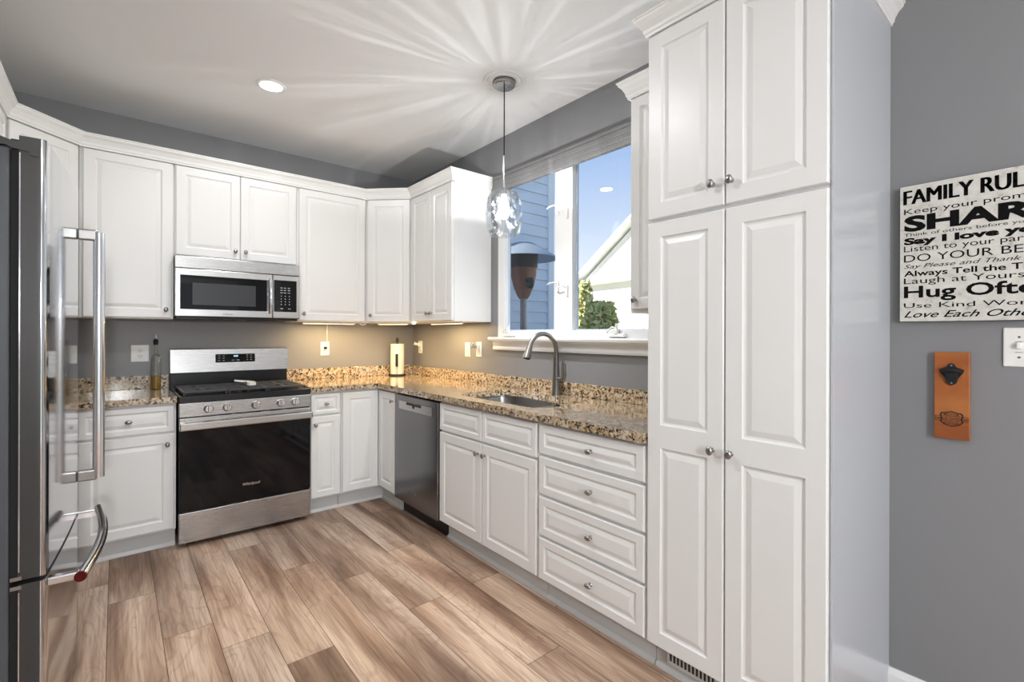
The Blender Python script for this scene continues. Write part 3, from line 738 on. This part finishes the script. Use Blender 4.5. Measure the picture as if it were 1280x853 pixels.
# pendant
px,py=-.478,-1.985
t=thing('pendant_light','clear faceted glass pendant light with lit bulb hanging over the sink','pendant light',(px,py,CZ),0)
MB().lathe([(.120,-.0005),(.118,-.006),(.108,-.008),(.100,-.004),(.092,-.004),(.086,-.009),(.072,-.010),(.066,-.006)],caps=False,seg=48).build('ceiling_medallion',M['ceil'],t)
MB().lathe([(.062,-.0005),(.062,-.030),(.058,-.034),(.002,-.036)],seg=40).build('canopy',M['steel'],t)
MB().cyl((0,0,-.43),(0,0,-.035),.0035,seg=10).build('cord',M['rubber'],t)
MB().cyl((0,0,-.62),(0,0,-.43),.0055,seg=12).cyl((0,0,-.655),(0,0,-.615),.018,.012,20).build('stem',M['chrome'],t)
mb=MB(); seg=20
prof=[(.022,-.632),(.045,-.634),(.070,-.648),(.088,-.680),(.098,-.725),(.100,-.770),(.096,-.820),(.086,-.865),(.076,-.888)]
tb=bmesh.new(); rings=[]
for j,(r,z) in enumerate(prof):
    rings.append([tb.verts.new((r*(1+(.035 if (k+j)%2 else -.01)*(1 if j>1 else 0))*math.cos(2*PI*(k+.5*(j%2))/seg),r*(1+(.035 if (k+j)%2 else -.01)*(1 if j>1 else 0))*math.sin(2*PI*(k+.5*(j%2))/seg),z)) for k in range(seg)])
for A,B in zip(rings,rings[1:]):
    for k in range(seg):
        tb.faces.new((A[k],A[(k+1)%seg],B[k])); tb.faces.new((A[(k+1)%seg],B[(k+1)%seg],B[k]))
mb._add(tb); sh=mb.build('glass_shade',M['shadeglass'],t,ang=5)
md=sh.modifiers.new('thick','SOLIDIFY'); md.thickness=.006
MB().lathe([(.013,-.655),(.014,-.672),(.026,-.700),(.034,-.735),(.032,-.765),(.018,-.790),(.002,-.797)],seg=24).build('bulb',M['bulb'],t)
l=bpy.data.lights.new('lamp','POINT'); l.energy=P_PEND; l.shadow_soft_size=.012; l.color=(1,.975,.94)
l.use_nodes=True; nt=l.node_tree; em=nt.nodes['Emission']
tc=nt.nodes.new('ShaderNodeTexCoord'); sp=nt.nodes.new('ShaderNodeSeparateXYZ')
nt.links.new(tc.outputs['Normal'],sp.inputs[0])
at2=nt.nodes.new('ShaderNodeMath'); at2.operation='ARCTAN2'; nt.links.new(sp.outputs['Y'],at2.inputs[0]); nt.links.new(sp.outputs['X'],at2.inputs[1])
sn=nt.nodes.new('ShaderNodeMath'); sn.operation='SINE'; cs=nt.nodes.new('ShaderNodeMath'); cs.operation='COSINE'
nt.links.new(at2.outputs[0],sn.inputs[0]); nt.links.new(at2.outputs[0],cs.inputs[0])
cb=nt.nodes.new('ShaderNodeCombineXYZ'); nt.links.new(sn.outputs[0],cb.inputs[0]); nt.links.new(cs.outputs[0],cb.inputs[1])
zz=nt.nodes.new('ShaderNodeMath'); zz.operation='MULTIPLY'; zz.inputs[1].default_value=.12; nt.links.new(sp.outputs['Z'],zz.inputs[0]); nt.links.new(zz.outputs[0],cb.inputs[2])
no=nt.nodes.new('ShaderNodeTexNoise'); no.inputs['Scale'].default_value=11; no.inputs['Detail'].default_value=2; no.inputs['Roughness'].default_value=.7; nt.links.new(cb.outputs[0],no.inputs['Vector'])
rp=nt.nodes.new('ShaderNodeValToRGB'); e=rp.color_ramp.elements; e[0].position=.38; e[0].color=(.84,.84,.84,1); e[1].position=.66; e[1].color=(1.7,1.7,1.7,1)
n=e.new(.52); n.color=(.98,.98,.98,1); nt.links.new(no.outputs[0],rp.inputs[0]); rz_=nt.nodes.new('ShaderNodeValToRGB'); q=rz_.color_ramp.elements; q[0].position=0; q[0].color=(2.6,2.6,2.6,1); q[1].position=1; q[1].color=(.30,.30,.30,1)
for p_,v_ in ((.07,2.2),(.17,.8),(.30,.25),(.40,.10),(.56,.14),(.61,1.5),(.72,1.5),(.82,.85),(.92,.5)):
    n=q.new(p_); n.color=(v_,v_,v_,1)
mz=nt.nodes.new('ShaderNodeMath'); mz.operation='MULTIPLY_ADD'; mz.inputs[1].default_value=.5; mz.inputs[2].default_value=.5; nt.links.new(sp.outputs['Z'],mz.inputs[0]); nt.links.new(mz.outputs[0],rz_.inputs[0])
mm=nt.nodes.new('ShaderNodeMath'); mm.operation='MULTIPLY'; up=nt.nodes.new('ShaderNodeMath'); up.operation='MULTIPLY_ADD'; up.use_clamp=True; up.inputs[1].default_value=4; up.inputs[2].default_value=.6; nt.links.new(sp.outputs['Z'],up.inputs[0])
mp_=nt.nodes.new('ShaderNodeMix'); mp_.data_type='FLOAT'; mp_.inputs[2].default_value=1.0; nt.links.new(up.outputs[0],mp_.inputs[0]); nt.links.new(rp.outputs[0],mp_.inputs[3])
nt.links.new(mp_.outputs[0],mm.inputs[0]); nt.links.new(rz_.outputs[0],mm.inputs[1]); nt.links.new(mm.outputs[0],em.inputs['Strength'])
lo=bpy.data.objects.new('lamp',l); COL.objects.link(lo); lo.parent=t; lo.location=(0,0,-.735)
# unseen globe lamp added behind the camera as frontal fill
t=thing('fill_globe','added globe-shaped fill lamp, unseen behind the camera','pendant light',(-2.3,-6.5,CZ),0)
MB().lathe([(.06,-.0005),(.06,-.025),(.01,-.03)],seg=32).build('canopy',M['steel'],t)
MB().cyl((0,0,-1.01),(0,0,-.03),.005,seg=10).build('cord',M['rubber'],t)
MB().ell((0,0,-1.15),.15,.15,.15,seg=32).build('globe',M['bulb'],t)
l=bpy.data.lights.new('lamp','POINT'); l.energy=P_FILL; l.shadow_soft_size=.13; l.color=(.95,.98,1)
lo=bpy.data.objects.new('lamp',l); COL.objects.link(lo); lo.parent=t; lo.location=(0,0,-1.15)
# under-cabinet strips
def strip(x,y,rz,wd,label,P=P_UNDER,zb=UB):
    t=thing('under_cabinet_light',label,'light bar',(x,y,zb-.0005),rz,'slim warm under-cabinet light bars')
    MB().box(-wd/2,-.014,-.012,wd/2,.014,0,.002).build('housing',M['plastic'],t)
    MB().box(-wd/2+.008,-.009,-.0135,wd/2-.008,.009,-.0122).build('led_strip',M['warmled'],t)
    l=bpy.data.lights.new('lamp','AREA'); l.shape='RECTANGLE'; l.size=wd*.95; l.size_y=.018; l.energy=P; l.color=(1,.70,.34)
    lo=bpy.data.objects.new('lamp',l); COL.objects.link(lo); lo.parent=t; lo.location=(0,0,-.0145)
strip(-.86,-.20,0,.42,'lit warm light bar under the wall cabinet right of the microwave')
strip(-.40,-.40,-45,.26,'lit warm light bar under the diagonal corner cabinet')
strip(-.19,-.90,-90,.45,'lit warm light bar under the cabinet left of the window')
mb=MB().tube([(-.66,-.322,1.384),(-.655,-.330,1.372),(-.64,-.334,1.366),(-.62,-.330,1.368),(-.606,-.322,1.376),(-.60,-.315,1.384)],.004,seg=8)
o=mb.build('light_cord',M['plastic']); tag(o,'small loop of white lighting cord hanging under the wall cabinets near the corner','cord')
o=MB().lathe([(.002,-.014),(.012,-.012),(.014,-.004),(.014,-.0)],seg=16,c=(-.345,-.66,1.3845)).build('puck_light',M['warmled']); tag(o,'tiny lit warm puck under the edge of the cabinet beside the corner','light')

# ------------------------------------------------------------------ outlets
def plate(label,x,y,z,rz,kind,wd=.071,hg=.115,cat='outlet'):
    nm={'duplex':'wall_outlet','switch':'wall_switch','plugged':'wall_outlet','toggle':'wall_switch'}[kind]
    t=thing(nm,label,cat,(x,y,z),rz,None)
    p=MB().box(-wd/2,-.006,-hg/2,wd/2,-.0003,hg/2,.003).build('cover_plate',M['plastic'],t)
    if kind in('duplex','plugged'):
        for s in (-1,1):
            if kind=='plugged' and s==1: continue
            r=MB().box(-.0165,-.0085,s*.0195-.014,.0165,-.0062,s*.0195+.014,.004).build('receptacle',M['plastic'],t)
            mb=MB().box(-.008,-.0092,s*.0195-.001,-.0055,-.0086,s*.0195+.008).box(.0055,-.0092,s*.0195-.001,.008,-.0086,s*.0195+.007).lathe([(.0028,0),(.0028,.0006)],M=Matrix.Translation((0,-.0086,s*.0195-.008))@Matrix.Rotation(PI/2,4,'X'),seg=12)
            mb.build('slot',M['slot'],r)
    if kind=='switch':
        MB().box(-.0165,-.0085,-.034,.0165,-.0062,.034,.002).build('rocker',M['plastic'],t)
    if kind=='toggle':
        for cx in (-.046,0,.046):
            b=MB().box(cx-.006,-.018,-.004,cx+.006,-.0062,.016,.002).build('toggle',M['plastic'],t)
            MB().box(cx-.0085,-.0072,-.017,cx+.0085,-.0062,-.0155).box(cx-.0085,-.0072,.0165,cx+.0085,-.0062,.018).lathe([(.0035,0),(.0035,.0008)],M=Matrix.Translation((cx,-.0062,.032))@Matrix.Rotation(PI/2,4,'X'),seg=12).lathe([(.0035,0),(.0035,.0008)],M=Matrix.Translation((cx,-.0062,-.032))@Matrix.Rotation(PI/2,4,'X'),seg=12).build('screw',M['nickel'],t)
    return t
plate('wide white duplex outlet on the grey wall left of the range',-2.066,0,1.155,0,'duplex',wd=.098)
plate('white outlet with a black plug, between range and paper towels',-.83,0,1.167,0,'plugged')
plate('white outlet close to the room corner with a nightlight plugged in',0,-.151,1.172,-90,'plugged')
plate('white switch plate below the wall cabinet, left of the window sill',0,-.928,1.169,-90,'switch',cat='switch')
plate('white outlet holding a round plug-in, next to the window sill end',0,-1.083,1.173,-90,'plugged')
plate('large white switch plate cut off by the right edge, below the sign',0,-4.0365,1.2555,-90,'toggle',wd=.163,hg=.124,cat='switch')
t=thing('plug','small black plug with a thin white cord running up to the cabinet','plug',(-.83,-.0095,1.175),0)
MB().box(-.010,-.022,-.012,.010,.001,.010,.003).build('plug_body',M['rubber'],t)
MB().tube([(0,-.012,.008),(.012,-.010,.06),(.014,-.006,.12),(.014,-.006,.208)],.002,seg=8).build('cord',M['plastic'],t)
t=thing('nightlight','small white plug-in nightlight on the outlet by the room corner','nightlight',(-.0072,-.151,1.195),-90)
MB().box(-.014,-.02,-.02,.014,.0,.02,.004).tube([(0,-.018,0),(-.01,-.04,.006),(-.018,-.052,.012)],[.009,.012,.017]).build('body',M['plastic'],t)
t=thing('air_freshener','round white and grey plug-in on the outlet beside the window sill','plug-in',(-.0072,-1.083,1.195),-90)
MB().box(-.018,-.022,-.022,.018,.0,.018,.005).build('body',M['plastic'],t)
MB().cyl((0,-.02,.0),(-.018,-.052,.014),.013,.020,20).build('dial',mat('grey_plastic',(.42,.42,.44),.4),t)

# ------------------------------------------------------------------ counter items
t=thing('paper_towel_holder','black metal upright paper towel stand in the corner of the counter','paper towel holder',(-.215,-.105,.9145),-30)
MB().lathe([(.076,0),(.078,.006),(.072,.012),(.02,.013)],seg=36).build('base',M['rubber'],t)
MB().cyl((0,0,.012),(0,0,.315),.006).lathe([(.009,.30),(.014,.312),(.013,.332),(.006,.345),(.001,.347)]).build('post',M['iron'],t)
a=MB().tube([(-.006,-.066,.012),(-.006,-.068,.11),(-.006,-.0685,.19)],.0022,seg=8).tube([(.006,-.066,.012),(.006,-.068,.11),(.006,-.0685,.19)],.0022,seg=8).build('tension_arm',M['chrome'],t)
MB().box(-.012,-.076,.085,.012,-.064,.20,.0055,seg=3).build('grip',M['rubber'],a)
o=MB().lathe([(.020,.014),(.060,.014),(.061,.02),(.061,.284),(.060,.288),(.020,.288),(.020,.014)],seg=40,caps=False).build('paper_towel_roll',M['paper'],loc=(-.215,-.105,.9145))
tag(o,'white roll of paper towels on the black stand in the counter corner','paper towels')
t=thing('oil_bottle','slim clear glass oil bottle with pour spout, between outlet and range','bottle',(-1.985,-.112,.9145),0)
MB().lathe([(.027,0),(.030,.004),(.030,.215),(.026,.228),(.012,.240),(.0115,.30)],seg=32).build('glass',M['bottleglass'],t)
MB().lathe([(.026,.004),(.028,.006),(.028,.088),(.026,.0885)],seg=28).build('oil',M['oil'],t)
sp_=MB().lathe([(.0125,.300),(.0125,.31),(.015,.318),(.014,.332),(.006,.340)],seg=20).build('stopper',M['rubber'],t)
MB().tube([(0,0,.338),(.001,0,.352),(.004,0,.362)],[.006,.004,.003],seg=10).tube([(-.004,0,.335),(-.002,0,.37),(-.004,0,.375)],.002,seg=8).build('pour_spout',M['chrome'],sp_)

# ------------------------------------------------------------------ right wall decor
def bpx(u,v,x):
    p=ray(u,v,1.0)-Vector((CX,CY,CH)); k=(x-CX)/p.x; return Vector((CX,CY,CH))+p*k
S0=bpx(1125,234.9,-.022); S1=bpx(1125,402.4,-.022); SWd=.40; SH=S0.z-S1.z
t=thing('wall_sign','cream wooden sign of family rules in black lettering on the grey wall','sign',(-.0005,S0.y,S1.z),-90)
bd=MB().box(0,-.022,0,SWd,0,SH,.0015).build('board',M['sign'],t)
MB().box(-.0008,-.0215,-.0008,SWd+.0008,-.0004,0).box(-.0008,-.0215,-.0008,0,-.0004,SH).box(0,-.0215,SH,SWd,-.0004,SH+.0008).build('edge',M['iron'],t)
Ms=Matrix.Translation((0,-.0222,0))@Matrix.Rotation(PI/2,4,'X')
rows=[('FAMILY RULES',252,192,.0,.0,.385),('Keep your promises',292,269,0,0,.405),('SHARE',360,300,.045,0,.40),('Think of others before yourself',382,369,0,0,.40),
('Say I love you',415,389,.05,0,.385),('Listen to your parents',445,421,0,0,.40),('DO YOUR BEST',487,456,0,0,.385),('Say Please and Thank you',513,496,0,.35,.385),
('Always Tell the Truth',545,522,.02,0,.40),('Laugh at Yourself',576,551,0,0,.385),('Hug Often',632,584,.022,0,.40),('Use Kind Words',674,653,0,0,.385),('Love Each Other',713,686,.01,.45,.37)]
boldx={}
for body,yb_,yt_,bo,shr,wd in rows:
    uu=1100+104/3.283; zb=bpx(uu,180+yb_/3.281,-.022).z; zt=bpx(uu,180+yt_/3.281,-.022).z; cap=zt-zb
    # default capital height of the built-in font is about 0.73 of the size
    text(body,1.0,M['ink'],'lettering',bd,Ms@Matrix.Translation((.012,zb-S1.z,0)),bold=bo+boldx.get(body,0),shear=shr,width=wd*(.90 if body!='SHARE' else .93),fat=.0024 if body=='FAMILY RULES' else 0,height=cap/.73,align='LEFT',ext=.0002)
# bottle opener
O0=bpx(1168,441,-.02); O1=bpx(1212,551,-.02); ow_=O0.y-O1.y; oh=O0.z-O1.z+.006
t=thing('bottle_opener','reddish wood wall-mounted bottle opener board with black iron opener, below the sign','bottle opener',(-.0005,O0.y,O1.z-.003),-90)
bd2=MB().box(0,-.020,0,ow_,0,oh,.0015).build('board',M['redwood'],t)
mb=MB(); cx=ow_/2; cz=oh*.745
out=[(-.008,.034),(0,.038),(.008,.034),(.011,.025),(.031,.016),(.029,.006),(.017,-.012),(.012,-.030),(0,-.037),(-.012,-.030),(-.017,-.012),(-.029,.006),(-.031,.016),(-.011,.025)]
mb.prism([(a,b) for a,b in out],0,.006,M=Matrix.Translation((cx,-.0202,cz))@Matrix.Rotation(PI/2,4,'X'))
mb.tube([(cx-.024,-.030,cz+.010),(cx-.012,-.040,cz+.014),(cx,-.043,cz+.015),(cx+.012,-.040,cz+.014),(cx+.024,-.030,cz+.010)],.005,seg=10)
mb.box(cx-.016,-.034,cz-.012,cx+.016,-.026,cz+.008,.003)
op=mb.build('iron_opener',M['rubber'],t,label='black cast iron opener')
for zz in (.030,-.029): MB().lathe([(.0035,0),(.003,.0015)],M=Matrix.Translation((cx,-.0263,cz+zz))@Matrix.Rotation(PI/2,4,'X'),seg=14).build('screw',M['chrome'],op)
# burnt bar-and-shield mark
lz=oh*.232
shield=[(0,.027),(.012,.023),(.026,.021),(.030,.014),(.027,.0),(.030,-.010),(.020,-.020),(0,-.027),(-.020,-.020),(-.030,-.010),(-.027,0),(-.030,.014),(-.026,.021),(-.012,.023)]
inner=[(x*.86,y*.86) for x,y in shield]
Ml=Matrix.Translation((cx,-.0202,lz))@Matrix.Rotation(PI/2,4,'X')
mb=MB().prism(shield,0,.0004,holes=[inner],M=Ml)
mb.prism([(-.0415,-.008),(.0415,-.008),(.0415,.009),(-.0415,.009)],0,.0004,holes=[[(-.0400,-.0066),(.0400,-.0066),(.0400,.0076),(-.0400,.0076)]],M=Ml)
lg=mb.build('burnt_emblem',M['burn'],bd2,label='dark burnt bar and shield emblem')
for s_,yy,wd_,hh in (('MOTOR',.0105,.040,.0085),('HARLEY-DAVIDSON',-.0045,.076,.0095),('CYCLES',-.0185,.038,.0085)):
    text(s_,1.0,M['burn'],'emblem_lettering',lg,Ml@Matrix.Translation((-wd_/2,yy,.0003)),width=wd_,height=hh/.73,align='LEFT',bold=.02,ext=.0002)

# ------------------------------------------------------------------ outdoors
struct('ground',MB().box(.125,-40,-.45,60,50,-.25),M['grass'],'lawn outside the window')
struct('patio_slab',MB().box(.125,-6,-.25,4.2,6,-.012),mat('concrete_patio',(.5,.49,.47),.8),'pale concrete patio outside the window')
# house wing with lap siding
t=thing('house_wing','blue-grey lap-sided house wing outside the left window pane','house',(.14,.62,-.01),0)
bx=bpx(690,300,2.45); wx=0
yv=.62; p_=ray(691,300,1.0)-Vector((CX,CY,CH)); wx=CX+p_.x*(yv-CY)/p_.y-.14
MB().box(0,.02,0,wx-.005,3.5,5.2).build('wall',M['siding'],t)
mb=MB(); ex=.146; z=0
while z<5.2:
    mb.prism([(.019,z),(-.012,z),(.008,z+ex-.001),(.019,z+ex-.001)],0,wx-.10,M=Matrix(((0,0,1,0),(1,0,0,0),(0,1,0,0),(0,0,0,1)))); z+=ex
mb.build('lap_siding',M['siding'],t)
MB().box(wx-.105,-.030,0,wx,.09,5.2,.004).build('corner_board',M['sidetrim'],t)
# patio heater
c=ray(654.5,300,5.55); hz=lambda v: CH+(418.5-v)/FPX*5.55
t=thing('patio_heater','tall patio heater with round metal reflector outside the left window pane','patio heater',(c.x,c.y,-.012),0)
z0=.012
MB().lathe([(.005,hz(306)+z0+.03),(.12,hz(307)+z0+.02),(.385,hz(322)+z0),(.40,hz(322)+z0-.02),(.385,hz(322)+z0-.01),(.10,hz(311)+z0)],seg=48).build('reflector',M['hat'],t)
MB().lathe([(.155,hz(336)+z0),(.165,hz(334)+z0),(.170,hz(311)+z0),(.10,hz(309)+z0)],seg=36).build('burner_screen',M['mesh'],t)
hs=MB().lathe([(.05,hz(374)+z0),(.075,hz(370)+z0),(.120,hz(358)+z0),(.150,hz(345)+z0),(.155,hz(336)+z0)],seg=36).build('housing',M['bronze'],t)
Mo=Matrix.Translation((0,0,hz(352)+z0))@Matrix.Rotation(R(-39.7+34),4,'Z')@Matrix.Translation((0,-.118,0))@Matrix.Rotation(R(-18),4,'X')
MB().ell((0,0,0),.062,.035,.10,M=Mo).build('control_opening',M['slot'],hs)
MB().cyl((0,0,.75),(0,0,hz(374)+z0),.038,seg=20).build('pole',M['pole'],t)
MB().lathe([(.23,0),(.23,.06),(.20,.10),(.19,.72),(.12,.80),(.05,.82)],seg=32).build('tank_base',M['bronze'],t)
# neighbouring house
A=ray(730,352,30); B=ray(900,330,22); A.z=B.z=-.25
d_=(B-A).to_2d(); wdt=d_.length; ang=math.degrees(math.atan2(d_.y,d_.x))
he=CH+(418.8-352)/FPX*30+.25
t=thing('house','pale gabled neighbouring house beyond the yard in the right window pane','house',(A.x,A.y,-.25),ang)
MB().box(0,0,0,wdt,12,he).build('wall',M['housew'],t)
rk=he+wdt*.5*.62
mb=MB().prism([(-.6,he-.1),(wdt/2,rk+.25),(wdt+.6,he-.1),(wdt+.6,he+.2),(wdt/2,rk+.40),(-.6,he+.02)],-.6,12.3,M=Matrix(((1,0,0,0),(0,0,1,0),(0,1,0,0),(0,0,0,1))))
mb.build('roof',M['roof'],t)
MB().prism([(0,he),(wdt,he),(wdt/2,rk+.1)],0,12,M=Matrix(((1,0,0,0),(0,0,1,0),(0,1,0,0),(0,0,0,1)))).build('gable',M['housew'],t)
MB().box(-.5,-.5,he-.35,wdt+.5,.02,he-.05,.02).build('fascia',M['roof'],t)
for k in range(3): MB().box(1.2+k*2.6,-.05,1.0,2.3+k*2.6,0.01,2.6,.02).build('window',M['roof'],t)
# shrubs
def shrub(u,vt,Z,rad,n,label,seed):
    top=ray(u,vt,Z); rnd=random.Random(seed); h=top.z+.25
    t=thing('shrub',label,'shrub',(top.x,top.y,-.25),0,'yellow-green shrubs in the yard')
    s=MB()
    for k in range(7):
        a=rnd.random()*6.28; s.tube([(0,0,0),(.1*math.cos(a),.1*math.sin(a),h*.4),(rad*.7*math.cos(a),rad*.7*math.sin(a),h*.85)],[.03,.02,.008],seg=6)
    s.build('stem',M['bark'],t)
    f=MB()
    for k in range(n):
        a=rnd.random()*6.28; q=rnd.random()**.5; zz=h*(.25+.75*rnd.random()); rr=rad*q*(1.1-.55*(zz/h)**3)
        c=Vector((rr*math.cos(a),rr*math.sin(a),zz)); u1=Vector([rnd.gauss(0,1) for _ in range(3)]).normalized(); u2=u1.cross(Vector([rnd.gauss(0,1) for _ in range(3)])).normalized()
        l_=.055+.04*rnd.random(); f.face([c-u1*l_,c+u2*l_*.5,c+u1*l_,c-u2*l_*.5])
    f.build('foliage',M['leaf'],t,weld=False)
shrub(750,378,9,.42,2200,'low yellow-green shrub at the bottom of the right window pane',3)
shrub(729,354,11,.30,1800,'taller yellowish shrub behind the low one, by the window post',5)
